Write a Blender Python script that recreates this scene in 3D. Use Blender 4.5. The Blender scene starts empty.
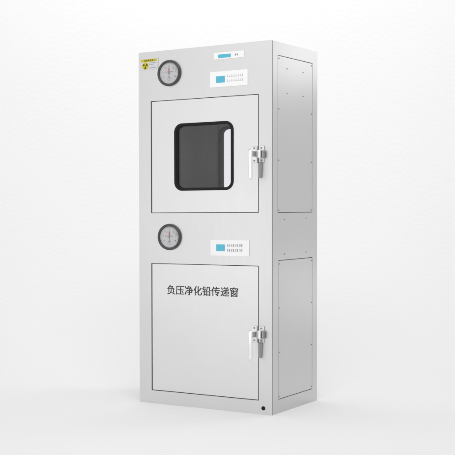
import bpy, bmesh, math, random
from mathutils import Matrix, Vector
random.seed(7)
WORLD_LOW, WORLD_HIGH = 0.852, 0.600
C = bpy.context.scene.collection
PI = math.pi
W, D, H = 0.78376, 0.57237, 1.9          # cabinet width, depth, height (front face on y = 0)

# ------------------------------------------------------------------ materials
def mat(name, col, rough=0.5, metal=0.0, spec=0.5):
    m = bpy.data.materials.new(name); m.use_nodes = True
    b = m.node_tree.nodes['Principled BSDF']
    b.inputs['Base Color'].default_value = (*col, 1)
    b.inputs['Roughness'].default_value = rough
    b.inputs['Metallic'].default_value = metal
    b.inputs['Specular IOR Level'].default_value = spec
    return m

def steel(name, col, rough, grain=(900, 900, 6), amp=0.06, blotch=0.03, bump=0.004):
    """brushed stainless steel: streaky roughness, faint mottling, tiny grain bump"""
    m = mat(name, (col,) * 3, rough, 1.0)
    t = m.node_tree; N = t.nodes; L = t.links; b = N['Principled BSDF']
    tc = N.new('ShaderNodeTexCoord'); mp = N.new('ShaderNodeMapping'); mp.inputs['Scale'].default_value = grain
    L.new(tc.outputs['Object'], mp.inputs['Vector'])
    n1 = N.new('ShaderNodeTexNoise'); n1.inputs['Scale'].default_value = 1; n1.inputs['Detail'].default_value = 3
    L.new(mp.outputs['Vector'], n1.inputs['Vector'])
    r = N.new('ShaderNodeMapRange'); r.inputs['To Min'].default_value = rough - amp; r.inputs['To Max'].default_value = rough + amp
    L.new(n1.outputs['Fac'], r.inputs['Value']); L.new(r.outputs['Result'], b.inputs['Roughness'])
    n2 = N.new('ShaderNodeTexNoise'); n2.inputs['Scale'].default_value = 3.0; n2.inputs['Detail'].default_value = 4
    L.new(tc.outputs['Object'], n2.inputs['Vector'])
    r2 = N.new('ShaderNodeMapRange'); r2.inputs['To Min'].default_value = col * (1 - blotch); r2.inputs['To Max'].default_value = col * (1 + blotch)
    L.new(n2.outputs['Fac'], r2.inputs['Value'])
    cc = N.new('ShaderNodeCombineColor')
    for k in range(3): L.new(r2.outputs['Result'], cc.inputs[k])
    L.new(cc.outputs['Color'], b.inputs['Base Color'])
    bp = N.new('ShaderNodeBump'); bp.inputs['Strength'].default_value = 0.25; bp.inputs['Distance'].default_value = bump * 0.01
    L.new(n1.outputs['Fac'], bp.inputs['Height']); L.new(bp.outputs['Normal'], b.inputs['Normal'])
    return m

M = {
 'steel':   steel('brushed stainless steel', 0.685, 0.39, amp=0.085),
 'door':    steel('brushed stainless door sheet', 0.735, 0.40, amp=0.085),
 'panel':   steel('shaded stainless side sheet', 0.615, 0.36, amp=0.03),  # darker copy of the body steel: the side's shade put into its colour
 'inner':   mat('grey chamber lining', (0.46, 0.46, 0.46), 0.7, 0.2, 0.2),
 'chrome':  steel('polished steel', 0.70, 0.20, (60, 60, 60), 0.03, 0.02),
 'shadechrome':steel('shaded polished steel', 0.37, 0.35, (60, 60, 60), 0.03, 0.04),  # darker copy of the polished steel, latch shading put into its colour
 'screw':   mat('screw steel', (0.33, 0.33, 0.33), 0.4, 1.0),
 'jamb':    mat('dark seal and gap shade', (0.075, 0.075, 0.076), 0.7),
 'rubber':  mat('black rubber', (0.012, 0.012, 0.0125), 0.55, 0, 0.2),
 'softrub': mat('dark grey rubber', (0.028, 0.028, 0.028), 0.7, 0, 0.15),
 'lever':   steel('bright polished steel', 0.90, 0.26, (60, 60, 60), 0.03, 0.015),
 'bezel':   mat('dark grey bezel plastic', (0.055, 0.056, 0.058), 0.3),
 'dial':    mat('dial face', (0.55, 0.55, 0.56), 0.6),
 'ink':     mat('black ink', (0.03, 0.03, 0.032), 0.6),
 'greyink': mat('grey ink', (0.28, 0.28, 0.29), 0.6),
 'paleink': mat('pale grey ink', (0.36, 0.36, 0.38), 0.6),
 'red':     mat('red paint', (0.44, 0.085, 0.11), 0.5),
 'redink':  mat('faded red ink', (0.56, 0.36, 0.37), 0.6),
 'green':   mat('green ink', (0.20, 0.34, 0.28), 0.6),
 'white':   mat('white plastic film', (0.93, 0.93, 0.93), 0.45),
 'paper':   mat('sticker film', (0.66, 0.66, 0.685), 0.5),
 'yellow':  mat('yellow vinyl', (0.60, 0.51, 0.003), 0.5),
 'brown':   mat('dark brown ink', (0.09, 0.07, 0.02), 0.6),
 'lcd':     mat('blue display', (0.085, 0.48, 0.64), 0.35),
 'hole':    mat('black hole', (0.004, 0.004, 0.004), 0.8),
}
def glass_mat():
    m = bpy.data.materials.new('window glass'); m.use_nodes = True
    t = m.node_tree; N = t.nodes; L = t.links; N.remove(N['Principled BSDF'])
    tr = N.new('ShaderNodeBsdfTransparent'); tr.inputs['Color'].default_value = (0.97, 0.97, 0.98, 1)
    gl = N.new('ShaderNodeBsdfGlossy'); gl.inputs['Roughness'].default_value = 0.06
    fr = N.new('ShaderNodeFresnel'); fr.inputs['IOR'].default_value = 1.45
    mx = N.new('ShaderNodeMixShader')
    L.new(fr.outputs['Fac'], mx.inputs['Fac']); L.new(tr.outputs[0], mx.inputs[1]); L.new(gl.outputs[0], mx.inputs[2])
    L.new(mx.outputs[0], N['Material Output'].inputs['Surface'])
    return m
M['glass'] = glass_mat()

# ------------------------------------------------------------------ mesh helpers
ROOT = Vector((W / 2, D / 2, 0))
def bevel(bm, w, seg=2):
    if w <= 0: return
    es = [e for e in bm.edges if len(e.link_faces) == 2 and e.calc_face_angle(0) > 0.5]
    bmesh.ops.bevel(bm, geom=es, offset=w, segments=seg, affect='EDGES', profile=0.5, clamp_overlap=True)

def obj(name, bm, m, parent=None, smooth=False):
    """link bm (world coordinates) as one mesh object under parent"""
    bmesh.ops.recalc_face_normals(bm, faces=bm.faces)
    me = bpy.data.meshes.new(name)
    off = ROOT if parent is not None else Vector((0, 0, 0))
    bmesh.ops.translate(bm, verts=bm.verts, vec=-off)
    bm.to_mesh(me); bm.free()
    if smooth:
        for p in me.polygons: p.use_smooth = True
    for x in (m if isinstance(m, (list, tuple)) else [m]): me.materials.append(x)
    o = bpy.data.objects.new(name, me); C.objects.link(o)
    if parent is not None: o.parent = parent
    return o

def box(bm, x0, x1, y0, y1, z0, z1, bev=0.0, seg=2):
    b = bmesh.new()
    bmesh.ops.create_cube(b, size=1)
    for v in b.verts:
        v.co = Vector((x0 + (v.co.x + .5) * (x1 - x0), y0 + (v.co.y + .5) * (y1 - y0), z0 + (v.co.z + .5) * (z1 - z0)))
    bevel(b, bev, seg); merge(bm, b)

def merge(bm, b):
    me = bpy.data.meshes.new('tmp'); b.to_mesh(me); b.free(); bm.from_mesh(me); bpy.data.meshes.remove(me)

def loft(bm, loops, closed=False):
    """loops: lists of points of equal length, joined ring to ring"""
    vs = [[bm.verts.new(p) for p in l] for l in loops]
    n = len(vs[0]); R = range(len(vs) if closed else len(vs) - 1)
    for a in R:
        A, B = vs[a], vs[(a + 1) % len(vs)]
        for i in range(n): bm.faces.new((A[i], A[(i + 1) % n], B[(i + 1) % n], B[i]))
    return vs

def rrect(x0, x1, z0, z1, r, y, seg=10):
    pts = []
    for cx, cz, a0 in ((x1 - r, z1 - r, 0), (x0 + r, z1 - r, 90), (x0 + r, z0 + r, 180), (x1 - r, z0 + r, 270)):
        for k in range(seg + 1):
            a = math.radians(a0 + 90 * k / seg); pts.append(Vector((cx + r * math.cos(a), y, cz + r * math.sin(a))))
    return pts

def ring(cx, cz, r, y, n=64):
    return [Vector((cx + r * math.cos(2 * PI * k / n), y, cz + r * math.sin(2 * PI * k / n))) for k in range(n)]

def lathe(bm, cx, cz, prof, n=64, cap=True):
    vs = loft(bm, [ring(cx, cz, r, y, n) for r, y in prof])
    if cap: bm.faces.new(vs[-1])
    return vs

def grid_plate(us, vs_, holes, to3, thick, bev):
    """a flat sheet on the grid us x vs_ without the hole cells, given a thickness; to3(u, v, t)"""
    bm = bmesh.new(); nu, nv = len(us), len(vs_)
    f = {}
    def V(i, j, t):
        k = (i, j, t)
        if k not in f: f[k] = bm.verts.new(to3(us[i], vs_[j], t))
        return f[k]
    solid = lambda i, j: 0 <= i < nu - 1 and 0 <= j < nv - 1 and (i, j) not in holes
    for i in range(nu - 1):
        for j in range(nv - 1):
            if not solid(i, j): continue
            for t in (0, thick): bm.faces.new((V(i, j, t), V(i + 1, j, t), V(i + 1, j + 1, t), V(i, j + 1, t)))
            for (di, dj, a, b) in ((-1, 0, (i, j), (i, j + 1)), (1, 0, (i + 1, j), (i + 1, j + 1)), (0, -1, (i, j), (i + 1, j)), (0, 1, (i, j + 1), (i + 1, j + 1))):
                if not solid(i + di, j + dj):
                    bm.faces.new((V(*a, 0), V(*b, 0), V(*b, thick), V(*a, thick)))
    bmesh.ops.recalc_face_normals(bm, faces=bm.faces)
    bevel(bm, bev, 2)
    return bm

def frame_sheet(outer, inner_loop, y0, y1, bev=0.0):
    """door leaf: rectangle outer=(x0,x1,z0,z1) with the hole inner_loop (points), from y0 to y1"""
    x0, x1, z0, z1 = outer
    bm = bmesh.new()
    def face(y):
        o = [bm.verts.new((x, y, z)) for x, z in ((x0, z0), (x1, z0), (x1, z1), (x0, z1))]
        i = [bm.verts.new((p.x, y, p.z)) for p in inner_loop]
        es = [bm.edges.new((l[k], l[(k + 1) % len(l)])) for l in (o, i) for k in range(len(l))]
        bmesh.ops.triangle_fill(bm, edges=es, use_beauty=True)
        return o, i
    (oa, ia), (ob, ib) = face(y0), face(y1)
    for a, b in ((oa, ob), (ia, ib)):
        n = len(a)
        for k in range(n): bm.faces.new((a[k], a[(k + 1) % n], b[(k + 1) % n], b[k]))
    bmesh.ops.recalc_face_normals(bm, faces=bm.faces)
    if bev:
        es = [e for e in bm.edges if len(e.link_faces) == 2 and e.calc_face_angle(0) > 0.5 and all(v in oa for v in e.verts)]
        bmesh.ops.bevel(bm, geom=es, offset=bev, segments=2, affect='EDGES', profile=0.5)
    return bm

def bars(bm, lst, y0=-0.0006, y1=0.0):
    for x0, x1, z0, z1 in lst: box(bm, x0, x1, y0, y1, z0, z1)

def text_mesh(body, x0, x1, zc, y, thick=0.0005):
    c = bpy.data.curves.new('lettering', 'FONT'); c.body = body
    o = bpy.data.objects.new('lettering', c); C.objects.link(o)
    dg = bpy.context.evaluated_depsgraph_get()
    me = bpy.data.meshes.new_from_object(o.evaluated_get(dg))
    bpy.data.objects.remove(o); bpy.data.curves.remove(c)
    bm = bmesh.new(); bm.from_mesh(me); bpy.data.meshes.remove(me)
    xs = [v.co.x for v in bm.verts]; ys = [v.co.y for v in bm.verts]
    s = (x1 - x0) / (max(xs) - min(xs)); mx, my = min(xs), (min(ys) + max(ys)) / 2
    for v in bm.verts: v.co = Vector((x0 + (v.co.x - mx) * s, y, zc + (v.co.y - my) * s))
    out = bmesh.new()                                        # a printed film, its strokes thickened by shifted layers
    for k, (dx, dz) in enumerate(((-1, -1), (1, -1), (-1, 1), (1, 1), (0, 0))):
        c = bm.copy(); bmesh.ops.translate(c, verts=c.verts, vec=(dx * 0.00080, -0.00006 * (k + 1), dz * 0.00050)); merge(out, c)
    bm.free()
    return out

# ------------------------------------------------------------------ the cabinet
cab = bpy.data.objects.new('transfer_cabinet', None); C.objects.link(cab)
cab.location = ROOT; cab.empty_display_size = 0.2
cab['label'] = 'tall brushed stainless steel pass-through cabinet with an upper windowed door and a lower lettered door'
cab['category'] = 'cabinet'

DX0, DX1 = 0.0757, 0.7097
UD = (1.0318, 1.6342); LD = (0.0700, 0.7613)
GAP, GAPL = 0.0029, 0.0060
# outer shell: front sheet with two door openings, the two sides, top, bottom, back
shell = grid_plate([0, DX0, DX1, W], [0, LD[0], LD[1], UD[0], UD[1], H], {(1, 1), (1, 3)},
                   lambda u, v, t: Vector((u, t, v)), 0.004, 0.0007)
SU = (0.066, 0.506, 1.0298, 1.8319); SL = (0.0765, 0.509, 0.0706, 0.7881)
sy = sorted({0.0085, 0.066, 0.0765, 0.506, 0.509, D}); sz = [0, SL[2], SL[3], SU[2], SU[3], H]
holes = set()
for a in range(len(sy) - 1):
    if sy[a] >= SL[0] - 1e-6 and sy[a + 1] <= SL[1] + 1e-6: holes.add((a, 1))
    if sy[a] >= SU[0] - 1e-6 and sy[a + 1] <= SU[1] + 1e-6: holes.add((a, 3))
side = grid_plate(sy, sz, holes, lambda u, v, t: Vector((W - t, u, v)), 0.012, 0.0005)
merge(shell, side)
box(shell, 0, 0.012, 0.0085, D, 0, H, 0.001)                          # left side
box(shell, 0.0125, W - 0.0125, 0.0085, D - 0.0125, H - 0.012, H - 0.0003, 0.0)   # top
box(shell, 0.0125, W - 0.0125, 0.0085, D - 0.0125, 0.0003, 0.012)      # bottom
rear_hole = grid_plate([0.0125, DX0, DX1, W - 0.0125], [0.0003, UD[0], UD[1], H - 0.0003], {(1, 1)},
                       lambda u, v, t: Vector((u, D - t - 0.0002, v)), 0.012, 0.0)
merge(shell, rear_hole)
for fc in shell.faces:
    if all(v.co.x > W - 0.0125 and v.co.y > 0.0084 for v in fc.verts): fc.material_index = 1  # right side takes the shade-darkened steel
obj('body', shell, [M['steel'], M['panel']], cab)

# dark seal standing behind the joints of the front; the side panel gaps get added dark strips
seal = bmesh.new()
box(seal, 0.004, W - 0.0012, 0.0042, 0.0083, 0.004, 0.0675)
merge(seal, grid_plate([0.004, DX0 + 0.012, DX1 - 0.012, W - 0.0012], [0.0680, LD[0] + 0.012, LD[1] - 0.012, UD[0] + 0.012, UD[1] - 0.012, H - 0.004],
                       {(1, 1), (1, 3)}, lambda u, v, t: Vector((u, 0.0042 + t, v)), 0.004, 0))
obj('door_seal', seal, M['jamb'], cab)
bk = bmesh.new()
for a in (SU, SL): box(bk, W - 0.0175, W - 0.0125, a[0] - 0.004, a[1] + 0.004, a[2] - 0.004, a[3] + 0.004)
for a in (SU, SL):
    e = 0.0001; g = 0.0033; y0, y1, z0, z1 = a[0] + e, a[1] - e, a[2] + e, a[3] - e
    for q in ((y0, y0 + g, z0, z1), (y1 - g, y1, z0, z1), (y0 + g, y1 - g, z0, z0 + g), (y0 + g, y1 - g, z1 - g, z1)): box(bk, W - 0.0124, W - 0.0010, *q)  # dark strips added so the panel gaps read as shade
obj('panel_gap_shade', bk, M['jamb'], cab)

# ---- side access panels and their screws
def side_screw(parent, y, z, r=0.0036):
    bm = bmesh.new(); n = 20
    def rg(rr, x): return [Vector((x, y + rr * math.cos(2 * PI * k / n), z + rr * math.sin(2 * PI * k / n))) for k in range(n)]
    vs = loft(bm, [rg(r, W - 0.001), rg(r, W + 0.0012), rg(r * .7, W + 0.0022), rg(r * .28, W + 0.0022), rg(r * .25, W + 0.0008)])
    bm.faces.new(vs[-1])
    return obj('screw', bm, M['screw'], parent)
PG = 0.0034
for a, scr in ((SU, [(0.0815, 1.8165), (0.4915, 1.8165), (0.180, 1.7718), (0.383, 1.7712), (0.180, 1.645), (0.383, 1.645),
                     (0.0800, 1.5600), (0.4925, 1.5590), (0.0800, 1.2990), (0.4925, 1.3000), (0.0800, 1.0440), (0.4925, 1.0430)]),
               (SL, [(0.0860, 0.7690), (0.4975, 0.7705), (0.0855, 0.5430), (0.4985, 0.5436), (0.0855, 0.3139), (0.4985, 0.3136), (0.0860, 0.0865), (0.4985, 0.0860)])):
    bm = bmesh.new(); box(bm, W - 0.0115, W - 0.0003, a[0] + PG, a[1] - PG, a[2] + PG, a[3] - PG, 0.0005)
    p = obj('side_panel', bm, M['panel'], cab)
    for y, z in scr: side_screw(p, y, z)
for y, z in ((0.149, 0.9960), (0.4225, 1.0000), (0.149, 0.8175), (0.4225, 0.8186)): side_screw(cab, y, z)

WX0, WX1, WZ0, WZ1, WR = 0.2200, 0.5690, 1.1500, 1.5070, 0.046
# ---- chamber behind the window (open at both doors)
ch = bmesh.new()
x0, x1, z0, z1 = DX0 + 0.014, DX1 - 0.014, UD[0] + 0.014, UD[1] - 0.014
def plan(e, z, r=0.11):
    """outline of the chamber in plan, corners rounded, open towards both windows"""
    return [Vector((p.x, p.z, z)) for p in rrect(x0 - e, x1 + e, 0.0405 - e, D - 0.0405 + e, r + e, 0, 12)]
for a_, b_ in ((z0, WZ0 - 0.002), (WZ1 + 0.016, z1)):        # closed rings below and above the windows
    loft(ch, [plan(0, a_), plan(0, b_)])
n_ = len(plan(0, 0)); lo, hi = plan(0, WZ0 - 0.002), plan(0, WZ1 + 0.016)
for i in range(n_):
    p, q = lo[i], lo[(i + 1) % n_]
    if abs(p.y - q.y) < 1e-6 and abs(p.x - q.x) > 0.1:         # the straight runs behind the doors keep the window openings
        s_ = 1 if q.x > p.x else -1
        for xa, xb in ((p.x, (0.199 if s_ > 0 else 0.576)), ((0.576 if s_ > 0 else 0.199), q.x)):
            if (xb - xa) * s_ > 0.001:
                ch.faces.new([ch.verts.new(v) for v in (Vector((xa, p.y, p.z)), Vector((xb, p.y, p.z)), Vector((xb, p.y, hi[i].z)), Vector((xa, p.y, hi[i].z)))])
        continue
    ch.faces.new([ch.verts.new(v) for v in (p, q, hi[(i + 1) % n_], hi[i])])
for z in (z0, z1): ch.faces.new([ch.verts.new(v) for v in plan(0, z)])
bmesh.ops.remove_doubles(ch, verts=ch.verts, dist=1e-5)
obj('chamber', ch, M['inner'], cab, smooth=False)

# ---- upper door, front and rear: leaf > gasket, pane
def window_door(name, yf, s):
    """s = +1: the leaf goes back from the front face; -1: the rear door"""
    X0, X1, Z0, Z1 = (WX0, WX1, WZ0, WZ1) if s > 0 else (WX0 - 0.0164, WX1 - 0.004, WZ0 - 0.010, WZ1 + 0.0130)
    hole = rrect(X0 + 0.008, X1 - 0.008, Z0 + 0.008, Z1 - 0.008, WR - 0.008, 0)
    bm = frame_sheet((DX0 + GAPL, DX1 - GAP, UD[0] + GAP, UD[1] - GAP), hole, yf, yf + s * 0.036, 0.001)
    d = obj(name, bm, M['door'], cab)
    g = bmesh.new()
    prof = [(0.0, -0.0), (0.0006, -0.0034), (0.0026, -0.0056), (0.0055, -0.0064), (0.0105, -0.0064), (0.0130, -0.0056), (0.0146, -0.0036), (0.0150, -0.001), (0.0150, 0.0395), (0.0010, 0.0395), (0.0010, 0.0362), (0.0081, 0.0362), (0.0081, 0.0)]
    loft(g, [rrect(X0 + o, X1 - o, Z0 + o, Z1 - o, WR - o, yf + s * y) for o, y in prof], closed=True)
    obj('window_gasket', g, M['rubber' if s > 0 else 'softrub'], d, smooth=False)
    pn = bmesh.new()
    l0 = rrect(X0 + 0.0152, X1 - 0.0152, Z0 + 0.0152, Z1 - 0.0152, WR - 0.0152, yf + s * 0.011)
    pn.faces.new([pn.verts.new(p) for p in l0])
    bmesh.ops.solidify(pn, geom=pn.faces[:], thickness=0.004)
    obj('window_pane', pn, M['glass'], d)
    return d
window_door('upper_door', 0.0003, 1)
window_door('rear_door', D - 0.0003, -1)

# ---- lower door with its lettering
bm = bmesh.new(); box(bm, DX0 + GAPL, DX1 - GAP, 0.0003, 0.036, LD[0] + GAP + 0.0008, LD[1] - GAP, 0.001)
ld = obj('lower_door', bm, M['door'], cab)
obj('lettering', text_mesh('负压净化铅传递窗', 0.1747, 0.5935, 0.6210, 0.0001), M['ink'], ld)

# ---- latch handles
def latch(dz):
    h = bmesh.new(); sc = []
    # housing that carries the lever, bridging the joint
    box(h, 0.7080, 0.7360, -0.036, -0.0063, 1.3085 + dz, 1.3500 + dz, 0.0022)
    hs = obj('latch_handle', h, M['lever'], cab)
    def plate(x0, x1, nm):
        b = bmesh.new(); box(b, x0, x1, -0.006, -0.0004 if x0 < 0.7 else -0.0003, 1.2860 + dz, 1.3710 + dz, 0.0018)
        p = obj(nm, b, M['chrome'], hs)
        return p
    plate(0.6745, 0.7030, 'mounting_plate'); plate(0.7135, 0.7430, 'mounting_plate')
    b = bmesh.new(); box(b, 0.7362, 0.7475, -0.024, -0.0062, 1.3090 + dz, 1.3460 + dz, 0.0025)
    obj('keeper', b, M['shadechrome'], hs)
    for x in (0.6885, 0.7275):
        for z in (1.3605, 1.2965):
            b = bmesh.new(); lathe(b, x, z + dz, [(0.0048, -0.0058), (0.0048, -0.0078), (0.0036, -0.0088), (0.0020, -0.0088), (0.0018, -0.0070)], 24)
            obj('screw', b, M['screw'], hs)
    # lever: arm out of the housing, then a flat tapering grip hanging down
    b = bmesh.new()
    arm = [(-0.030, 0.7079), (-0.045, 0.7077), (-0.058, 0.7050), (-0.066, 0.7000)]
    loops = []
    for y, xr in arm:
        hw = 0.013
        loops.append([Vector((xr - 0.0130, y, 1.3160 + dz)), Vector((xr, y, 1.3160 + dz)), Vector((xr, y, 1.3430 + dz)), Vector((xr - 0.0130, y, 1.3430 + dz))])
    vs = loft(b, loops); b.faces.new(vs[0]); b.faces.new(vs[-1])
    bmesh.ops.recalc_face_normals(b, faces=b.faces); bevel(b, 0.0015, 2)
    for fc in b.faces: fc.material_index = 1  # arm's shaded tone comes from the darker steel copy
    g = bmesh.new(); loops = []
    for k in range(25):
        t = k / 24; z = 1.3545 - 0.1535 * t
        end = 1 - max(0, abs(t - 0.5) - 0.46) / 0.04 * 0.45          # softened ends
        hw = (0.0118 - 0.0030 * t) * end; xc = 0.6977 + 0.0012 * t
        yc = -0.0700 - 0.0022 * math.sin(PI * min(1, t * 1.15)); th = 0.0052 * end
        loops.append([Vector((xc + hw * math.copysign(abs(math.cos(q)) ** 0.5, math.cos(q)), yc + th * math.copysign(abs(math.sin(q)) ** 0.6, math.sin(q)), z + dz)) for q in (2 * PI * (j + .5) / 20 for j in range(20))])
    vs = loft(g, loops); g.faces.new(vs[0]); g.faces.new(vs[-1])
    bmesh.ops.recalc_face_normals(g, faces=g.faces)
    for fc in g.faces: fc.smooth = len(fc.verts) == 4
    merge(b, g)
    obj('lever', b, [M['lever'], M['shadechrome']], hs)
    # dark tapering bar added on the door to draw the lever's reflection
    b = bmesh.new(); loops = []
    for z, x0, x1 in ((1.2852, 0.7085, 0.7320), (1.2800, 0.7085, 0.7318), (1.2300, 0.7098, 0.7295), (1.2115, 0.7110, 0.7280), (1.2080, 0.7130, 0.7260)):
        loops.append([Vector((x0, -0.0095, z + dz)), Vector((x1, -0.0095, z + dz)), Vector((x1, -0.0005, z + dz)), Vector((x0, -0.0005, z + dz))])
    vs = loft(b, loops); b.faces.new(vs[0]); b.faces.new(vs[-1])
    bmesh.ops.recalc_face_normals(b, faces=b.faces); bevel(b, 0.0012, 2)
    obj('lever_reflection_bar', b, M['shadechrome'], hs)
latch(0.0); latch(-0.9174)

# ---- pressure gauges
def gauge(cx, cz, R, kind):
    b = bmesh.new()
    loft(b, [ring(cx, cz, r, y, 72) for r, y in ((R * .985, -0.0003), (R, -0.003), (R, -0.009), (R * .985, -0.0120), (R * .95, -0.0138), (R * .88, -0.0138), (R * .845, -0.0125), (R * .82, -0.0090), (R * .81, -0.0050), (R * .81, -0.0003))], closed=True)
    g = obj('pressure_gauge', b, M['bezel'], cab, smooth=True)
    ri = R * .81
    b = bmesh.new(); lathe(b, cx, cz, [(ri * .995, -0.0008), (ri * .995, -0.0055)], 72); obj('dial', b, M['dial'], g)
    yb, yt = -0.0056, -0.0060
    def arcbar(bm, a0, a1, r0, r1):
        n = max(2, int(abs(a1 - a0) / 4))
        A = [math.radians(a0 + (a1 - a0) * k / n) for k in range(n + 1)]
        up = [Vector((cx + r1 * ri * math.sin(a), yt, cz + r1 * ri * math.cos(a))) for a in A]
        dn = [Vector((cx + r0 * ri * math.sin(a), yt, cz + r0 * ri * math.cos(a))) for a in A]
        for k in range(n):
            bm.faces.new([bm.verts.new(p) for p in (dn[k], dn[k + 1], up[k + 1], up[k])])
    sc = bmesh.new()
    for k in range(-12, 13):
        a = k * 10; major = k % 4 == 0
        arcbar(sc, a - 0.5, a + 0.5, 0.80 if major else 0.85, 0.90)
    arcbar(sc, -120, 120, 0.895, 0.91)
    obj('scale', sc, M['greyink'], g)
    for k in range(-3, 4):                                   # scale figures
        nm = bmesh.new()
        a = math.radians(k * 40); px, pz = cx + .67 * ri * math.sin(a), cz + .67 * ri * math.cos(a)
        for q in range(2):
            x = px + (q - .5) * .0044
            bars(nm, [(x - .0014, x + .0014, pz + .0016, pz + .0024), (x - .0014, x + .0014, pz - .0024, pz - .0016), (x + .0006, x + .0014, pz - .0024, pz + .0024)], -0.0060, -0.0056)
        obj('scale_figure', nm, M['greyink'], g)
    nm = bmesh.new()
    zt = cz + (.12 if kind == 0 else .08) * ri               # line of small print across the middle
    x = cx - .42 * ri
    while x < cx + .42 * ri:
        w = random.uniform(.0016, .003)
        bars(nm, [(x, x + w, zt + .0010, zt + .0018), (x, x + .0008, zt - .0020, zt + .0018), (x, x + w, zt - .0020, zt - .0012)], -0.0060, -0.0056); x += w + .0011
    obj('middle_print', nm, M['greyink'], g); nm = bmesh.new()
    for zz, hw in ((-.42, .16), (-.56, .26), (-.68, .14)):
        x = cx - hw * ri
        while x < cx + hw * ri:
            w = random.uniform(.0012, .0024); bars(nm, [(x, x + w, cz + zz * ri - .0009, cz + zz * ri + .0009)], -0.0060, -0.0056); x += w + .001
    obj('lower_print', nm, M['greyink'], g)
    for a in ((38, 62, 0.60, 0.66), (-40, -15, 0.52, 0.56)):
        cm = bmesh.new(); arcbar(cm, *a); obj('red_band', cm, M['redink'], g)
    for a in ((62, 74, 0.74, 0.84), (112, 122, 0.70, 0.80)):
        cm = bmesh.new(); arcbar(cm, *a); obj('green_band', cm, M['green'], g)
    nb = bmesh.new()
    box(nb, cx - .0011, cx + .0011, -0.0078, -0.0068, cz - .50 * ri, cz + .18 * ri)
    lathe(nb, cx, cz, [(.0042, -0.0055), (.0042, -0.0084), (.0030, -0.0092)], 24)
    nd = obj('needle', nb, M['greyink'], g)
    nb = bmesh.new()
    vs = loft(nb, [[Vector((cx - w, y, z)) for w, y, z in ((.0020, -.0081, cz + .14 * ri), (-.0020, -.0081, cz + .14 * ri), (-.0016, -.0081, cz + .52 * ri), (.0016, -.0081, cz + .52 * ri))],
                   [Vector((cx - w, y, z)) for w, y, z in ((.0020, -.0066, cz + .14 * ri), (-.0020, -.0066, cz + .14 * ri), (-.0016, -.0066, cz + .52 * ri), (.0016, -.0066, cz + .52 * ri))]])
    nb.faces.new(vs[0]); nb.faces.new(vs[1]); obj('needle_tip', nb, M['red'], g)
gauge(0.1925, 1.7768, 0.0692, 0)
gauge(0.1915, 0.9040, 0.0700, 1)

# ---- control panels: film plate > display, small print
def control_panel(x0, x1, z0, z1, lcd, glyphs, m='white'):
    b = bmesh.new()
    l = [rrect(x0, x1, z0, z1, 0.003, y, 3) for y in (-0.0003, -0.0022)] + [rrect(x0 + .0006, x1 - .0006, z0 + .0006, z1 - .0006, 0.0025, -0.0028, 3)]
    vs = loft(b, l); b.faces.new(vs[-1])
    p = obj('control_panel', b, M[m], cab)
    b = bmesh.new(); box(b, *lcd[:2], -0.0036, -0.0026, *lcd[2:], 0.0003); obj('display', b, M['lcd'], p)
    return p
def prints(p, lst, m):
    b = bmesh.new(); bars(b, lst, -0.0033, -0.0027); obj('small_print', b, M[m], p)
def glyph(x, z, w, h):
    """a few strokes the size of one unreadable printed character"""
    s = h * .13; out = []
    for k in range(3):
        zz = z + h * (k / 2 - .5) * .9; a = random.uniform(0, .25) * w; out.append((x + a, x + w - random.uniform(0, .2) * w, zz - s / 2, zz + s / 2))
    xx = x + w * random.uniform(.25, .7); out.append((xx, xx + s, z - h / 2, z + h / 2))
    return out
p = control_panel(0.4575, 0.6290, 1.8262, 1.8610, (0.4825, 0.5545, 1.8325, 1.8510), None)
prints(p, [(0.578, 0.5845, 1.8385, 1.8480), (0.5885, 0.5945, 1.8385, 1.8475)], 'greyink')
p = control_panel(0.4330, 0.6500, 1.6832, 1.7640, (0.4700, 0.5210, 1.7056, 1.7394), None)
g1, g2 = [], []
for r, z in ((0, 1.7375), (1, 1.7145)):
    for k in range(8):
        x = 0.5355 + k * 0.0118
        (g2 if k == 0 else g1).extend([(x + .0010, x + .0032, z - .0050, z + .0058 - (k == 1) * .004), (x - .0010, x + .0052, z - .0062, z - .0042)])
prints(p, g1, 'paleink'); prints(p, g2, 'redink')
p = control_panel(0.4355, 0.6580, 0.8085, 0.8905, (0.4695, 0.5200, 0.8334, 0.8678), None)
g1 = []
for z in (0.8632, 0.8370):
    for k in range(4):
        for q in range(2): g1 += glyph(0.5320 + k * 0.0232 + q * 0.0104, z, 0.0088, 0.0125)
prints(p, g1, 'paleink')

# ---- radiation warning sticker
b = bmesh.new(); box(b, 0.0120, 0.1240, -0.0010, -0.0007, 1.8040, 1.8655); st = obj('warning_sticker', b, M['paper'], cab)
b = bmesh.new(); box(b, 0.0165, 0.1150, -0.0015, -0.0009, 1.8475, 1.8612); obj('yellow_band', b, M['yellow'], st)
b = bmesh.new(); q = []
for k in range(5): q += glyph(0.0360 + k * 0.0118, 1.8543, 0.0104, 0.0086) + [(0.0360 + k * .0118 + .001, 0.0360 + k * .0118 + .0094, 1.8530, 1.8556)]
q.append((0.0965, 0.0995, 1.8495, 1.8590)); bars(b, q, -0.0020, -0.0014); obj('band_print', b, M['brown'], st)
cx, cz, rr = 0.0433, 1.8258, 0.0205
b = bmesh.new(); pts = []
for k in range(40):
    a = 2 * PI * k / 40; r = rr * (1.0 - 0.07 * abs(math.sin(2 * a)))
    pts.append((cx + r * math.cos(a), cz + r * math.sin(a)))
vs = loft(b, [[Vector((x, y, z)) for x, z in pts] for y in (-0.0009, -0.0015)]); b.faces.new(vs[-1]); sg = obj('trefoil_sign', b, M['yellow'], st)
b = bmesh.new()
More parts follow.
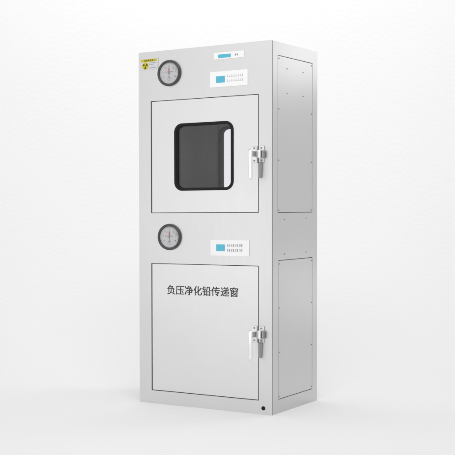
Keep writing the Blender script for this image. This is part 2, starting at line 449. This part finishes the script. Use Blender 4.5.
for c0 in (30, 150, 270):
    A = [math.radians(c0 - 27 + 54 * k / 8) for k in range(9)]
    up = [(cx + rr * .76 * math.cos(a), cz + rr * .76 * math.sin(a)) for a in A]; dn = [(cx + rr * .26 * math.cos(a), cz + rr * .26 * math.sin(a)) for a in A]
    lp = up + dn[::-1]
    b.faces.new([b.verts.new(Vector((x, -0.0018, z))) for x, z in lp])
b.faces.new([b.verts.new(Vector((cx + rr * .15 * math.cos(2 * PI * k / 16), -0.0018, cz + rr * .15 * math.sin(2 * PI * k / 16)))) for k in range(16)])
obj('trefoil', b, M['brown'], st)
b = bmesh.new(); q = []
for x0, x1, z in ((0.0690, 0.1040, 1.8405), (0.0690, 0.0930, 1.8318), (0.0690, 0.1080, 1.8147)):
    x = x0
    while x < x1:
        w = random.uniform(.0022, .0046); q.append((x, x + w, z - .0013, z + .0013)); x += w + .0012
bars(b, q, -0.0015, -0.0009); obj('small_print', b, M['greyink'], st)

# ---- cable grommet in the bottom corner
b = bmesh.new(); cx, cz = 0.7360, 0.0325
loft(b, [ring(cx, cz, r, y, 32) for r, y in ((0.0105, -0.0003), (0.0105, -0.0018), (0.0095, -0.0028), (0.0078, -0.0028), (0.0070, -0.0015), (0.0070, -0.0003))], closed=True)
gr = obj('cable_grommet', b, M['rubber'], cab, smooth=True)
b = bmesh.new(); b.faces.new([b.verts.new(v) for v in ring(cx, cz, 0.0069, -0.0006, 32)]); obj('grommet_plug', b, M['hole'], gr)

# ------------------------------------------------------------------ camera
cam_p = Vector((3.3327211347699004, -5.483887019130913, 1.0568651856742217))
yaw, pitch, roll, f, sx, sy_ = -0.6289211992537093, -0.037710864456343494, -0.00696216099634625, 1173.1521346057705, -185.53339004665193, 26.068756833662214
fw = Vector((math.sin(yaw) * math.cos(pitch), math.cos(yaw) * math.cos(pitch), math.sin(pitch)))
rt = Vector((math.cos(yaw), -math.sin(yaw), 0)); up = rt.cross(fw)
r2 = rt * math.cos(roll) + up * math.sin(roll); u2 = -rt * math.sin(roll) + up * math.cos(roll)
cd = bpy.data.cameras.new('camera'); co = bpy.data.objects.new('camera', cd); C.objects.link(co)
co.matrix_world = Matrix((( r2.x, u2.x, -fw.x, cam_p.x), (r2.y, u2.y, -fw.y, cam_p.y), (r2.z, u2.z, -fw.z, cam_p.z), (0, 0, 0, 1)))
cd.sensor_width = 36; cd.lens = f / 455 * 36; cd.shift_x = -sx / 455; cd.shift_y = sy_ / 455; cd.clip_end = 200
bpy.context.scene.camera = co

# ------------------------------------------------------------------ studio sweep: floor that curves up into the backdrop
to_box = Vector((W / 2 - cam_p.x, D / 2 - cam_p.y, 0)).normalized()
across = Vector((to_box.y, -to_box.x, 0))
def paper_mat():
    m = mat('white wave-print paper', (0.86, 0.86, 0.865), 0.85, 0, 0.2)
    t = m.node_tree; N = t.nodes; L = t.links; b = N['Principled BSDF']
    uv = N.new('ShaderNodeUVMap'); sp = N.new('ShaderNodeSeparateXYZ'); L.new(uv.outputs['UV'], sp.inputs[0])
    def m_(op, a, b_=None, c=None):
        n = N.new('ShaderNodeMath'); n.operation = op
        for i, v in enumerate((a, b_, c)):
            if v is None: continue
            if isinstance(v, (int, float)): n.inputs[i].default_value = v
            else: L.new(v, n.inputs[i])
        return n.outputs[0]
    R = 0.14
    u = m_('DIVIDE', sp.outputs['X'], R); v = m_('DIVIDE', sp.outputs['Y'], R)         # in units of the wave radius
    j0 = m_('CEIL', m_('MULTIPLY', m_('SUBTRACT', v, 1.0), 2.0))
    ds = []
    for k in range(3):
        j = m_('ADD', j0, float(k))
        par = m_('FLOORED_MODULO', j, 2.0)
        uu = m_('SUBTRACT', m_('FLOORED_MODULO', m_('ADD', m_('SUBTRACT', u, par), 1.0), 2.0), 1.0)
        vv = m_('SUBTRACT', v, m_('MULTIPLY', j, 0.5))
        ds.append(m_('SQRT', m_('ADD', m_('MULTIPLY', uu, uu), m_('MULTIPLY', vv, vv))))
    def pick(d, other): 
        inside = m_('LESS_THAN', d, 1.0)
        return m_('ADD', m_('MULTIPLY', inside, d), m_('MULTIPLY', m_('SUBTRACT', 1.0, inside), other))
    d = pick(ds[0], pick(ds[1], ds[2]))
    w = m_('SINE', m_('MULTIPLY', d, 2 * PI * 3.5))
    line = m_('SMOOTH_MAX', m_('MULTIPLY', w, 1.0), 0.0, 0.2)
    nz = N.new('ShaderNodeTexNoise'); nz.inputs['Scale'].default_value = 1.2; L.new(uv.outputs['UV'], nz.inputs['Vector'])
    fade = m_('MULTIPLY', line, m_('MULTIPLY', nz.outputs['Fac'], 0.025))
    val = m_('SUBTRACT', 0.92, fade)
    cc = N.new('ShaderNodeCombineColor'); L.new(val, cc.inputs[0]); L.new(val, cc.inputs[1]); L.new(m_('MULTIPLY', val, 1.006), cc.inputs[2])
    L.new(cc.outputs[0], b.inputs['Base Color'])
    return m
SW = 4.5
BEND, BEND_LEN, TOP = 0.25, 4.4, 4.8
c0 = Vector((W / 2, D / 2, 0))
prof = []; s = 0.0
def P(d, z): prof.append((d, z))
for k in range(8): P(-4.2 + (4.2 + BEND) * k / 8, 0)
d_, z_, n_ = BEND, 0.0, 96                                   # the bend starts and ends gently, like hung paper
P(d_, z_)
for k in range(n_):
    t = (k + 0.5) / n_; th = PI / 2 * (t * t * (3 - 2 * t))
    d_ += BEND_LEN / n_ * math.cos(th); z_ += BEND_LEN / n_ * math.sin(th); P(d_, z_)
for k in range(1, 6): P(d_, z_ + (TOP - z_) * k / 5)
bm = bmesh.new(); uvl = bm.loops.layers.uv.new('UVMap')
rows = []
for i, (d, z) in enumerate(prof):
    if i: s += math.hypot(d - prof[i - 1][0], z - prof[i - 1][1])
    rows.append([(bm.verts.new(c0 + to_box * d + across * x + Vector((0, 0, z))), (x, s)) for x in (-SW, 0, SW)])
for i in range(len(rows) - 1):
    for k in range(2):
        q = [rows[i][k], rows[i][k + 1], rows[i + 1][k + 1], rows[i + 1][k]]
        fc = bm.faces.new([v for v, _ in q])
        for lp, (_, t) in zip(fc.loops, q): lp[uvl].uv = t
o = obj('floor', bm, paper_mat(), None, smooth=True); o['kind'] = 'structure'; o.name = 'backdrop_floor'

# ------------------------------------------------------------------ light: unseen area lamps, added and tuned for tone, and a soft grey room
sc = bpy.context.scene
w = bpy.data.worlds.new('World'); sc.world = w; w.use_nodes = True
wt = w.node_tree; bgn = wt.nodes['Background']; bgn.inputs['Color'].default_value = (1, 1, 1, 1)
tcw = wt.nodes.new('ShaderNodeTexCoord'); spw = wt.nodes.new('ShaderNodeSeparateXYZ'); wt.links.new(tcw.outputs['Generated'], spw.inputs[0])
mrw = wt.nodes.new('ShaderNodeMapRange'); mrw.interpolation_type = 'SMOOTHSTEP'      # world light: brighter low down than overhead
mrw.inputs['From Min'].default_value = -0.1; mrw.inputs['From Max'].default_value = 0.7
mrw.inputs['To Min'].default_value = WORLD_LOW; mrw.inputs['To Max'].default_value = WORLD_HIGH
wt.links.new(spw.outputs['Z'], mrw.inputs['Value']); wt.links.new(mrw.outputs['Result'], bgn.inputs['Strength'])
def area(name, loc, target, sx_, sy2, power, spread=180):
    l = bpy.data.lights.new(name, 'AREA'); l.shape = 'RECTANGLE'; l.size = sx_; l.size_y = sy2; l.energy = power; l.spread = math.radians(spread)
    o = bpy.data.objects.new(name, l); C.objects.link(o); o.location = loc
    o.rotation_euler = (Vector(target) - Vector(loc)).to_track_quat('-Z', 'Y').to_euler()
    return o
POWER = {'floor_fill': 20.4823, 'front_high': 8.7274, 'front_low': 4.9162, 'front_fill': 7.7992, 'side_low_strip': 0.0233, 'side_strip_a': 0.2552, 'side_strip_b': 0.029, 'side_strip_c': 2.5018, 'wall_right': 1.1496, 'wall_wash': 39.3566}
def lamp(name, loc, target, a, b, spread=180): area(name, loc, target, a, b, POWER.get(name, 20), spread)
lamp('front_fill', (-2.3, -5.2, 1.6), (0.4, 0, 1.0), 2.6, 2.6)
lamp('floor_fill', c0 - to_box * 3.2 + Vector((0, 0, 4.3)), c0 - to_box * 0.5, 2.2, 1.2, 110)
lamp('wall_wash', c0 + to_box * 0.6 + Vector((0, 0, 4.2)), c0 + to_box * 2.9 + Vector((0, 0, 2.0)), 5, 0.4)
lamp('front_low', (-1.2, -4.6, 0.5), (0.4, 0, 0.9), 1.6, 0.8)
lamp('front_high', (-1.0, -4.8, 3.4), (0.4, 0, 1.4), 1.6, 1.0)
lamp('side_strip_a', (1.60, 2.05, 2.10), (0.78, 0.3, 1.95), 0.5, 0.4, 100)
lamp('side_strip_b', (1.60, 2.05, 2.55), (0.78, 0.3, 1.95), 0.5, 0.4, 100)
lamp('side_strip_c', (1.70, 2.05, 3.00), (0.78, 0.3, 1.95), 0.8, 0.4, 100)
lamp('side_low_strip', (1.60, 2.05, 0.50), (0.78, 0.3, 0.60), 0.3, 0.4, 60)
lamp('wall_right', c0 + across * 2.8 - to_box * 0.2 + Vector((0, 0, 3.9)), c0 + to_box * 2.9 + across * 1.2 + Vector((0, 0, 1.3)), 1.0, 0.6, 90)

sc.view_settings.view_transform = 'Standard'; sc.view_settings.look = 'None'
sc.view_settings.exposure = 0; sc.view_settings.gamma = 1
sc.render.engine = 'CYCLES'; sc.cycles.use_denoising = True
sc.cycles.max_bounces = 10; sc.cycles.transparent_max_bounces = 12
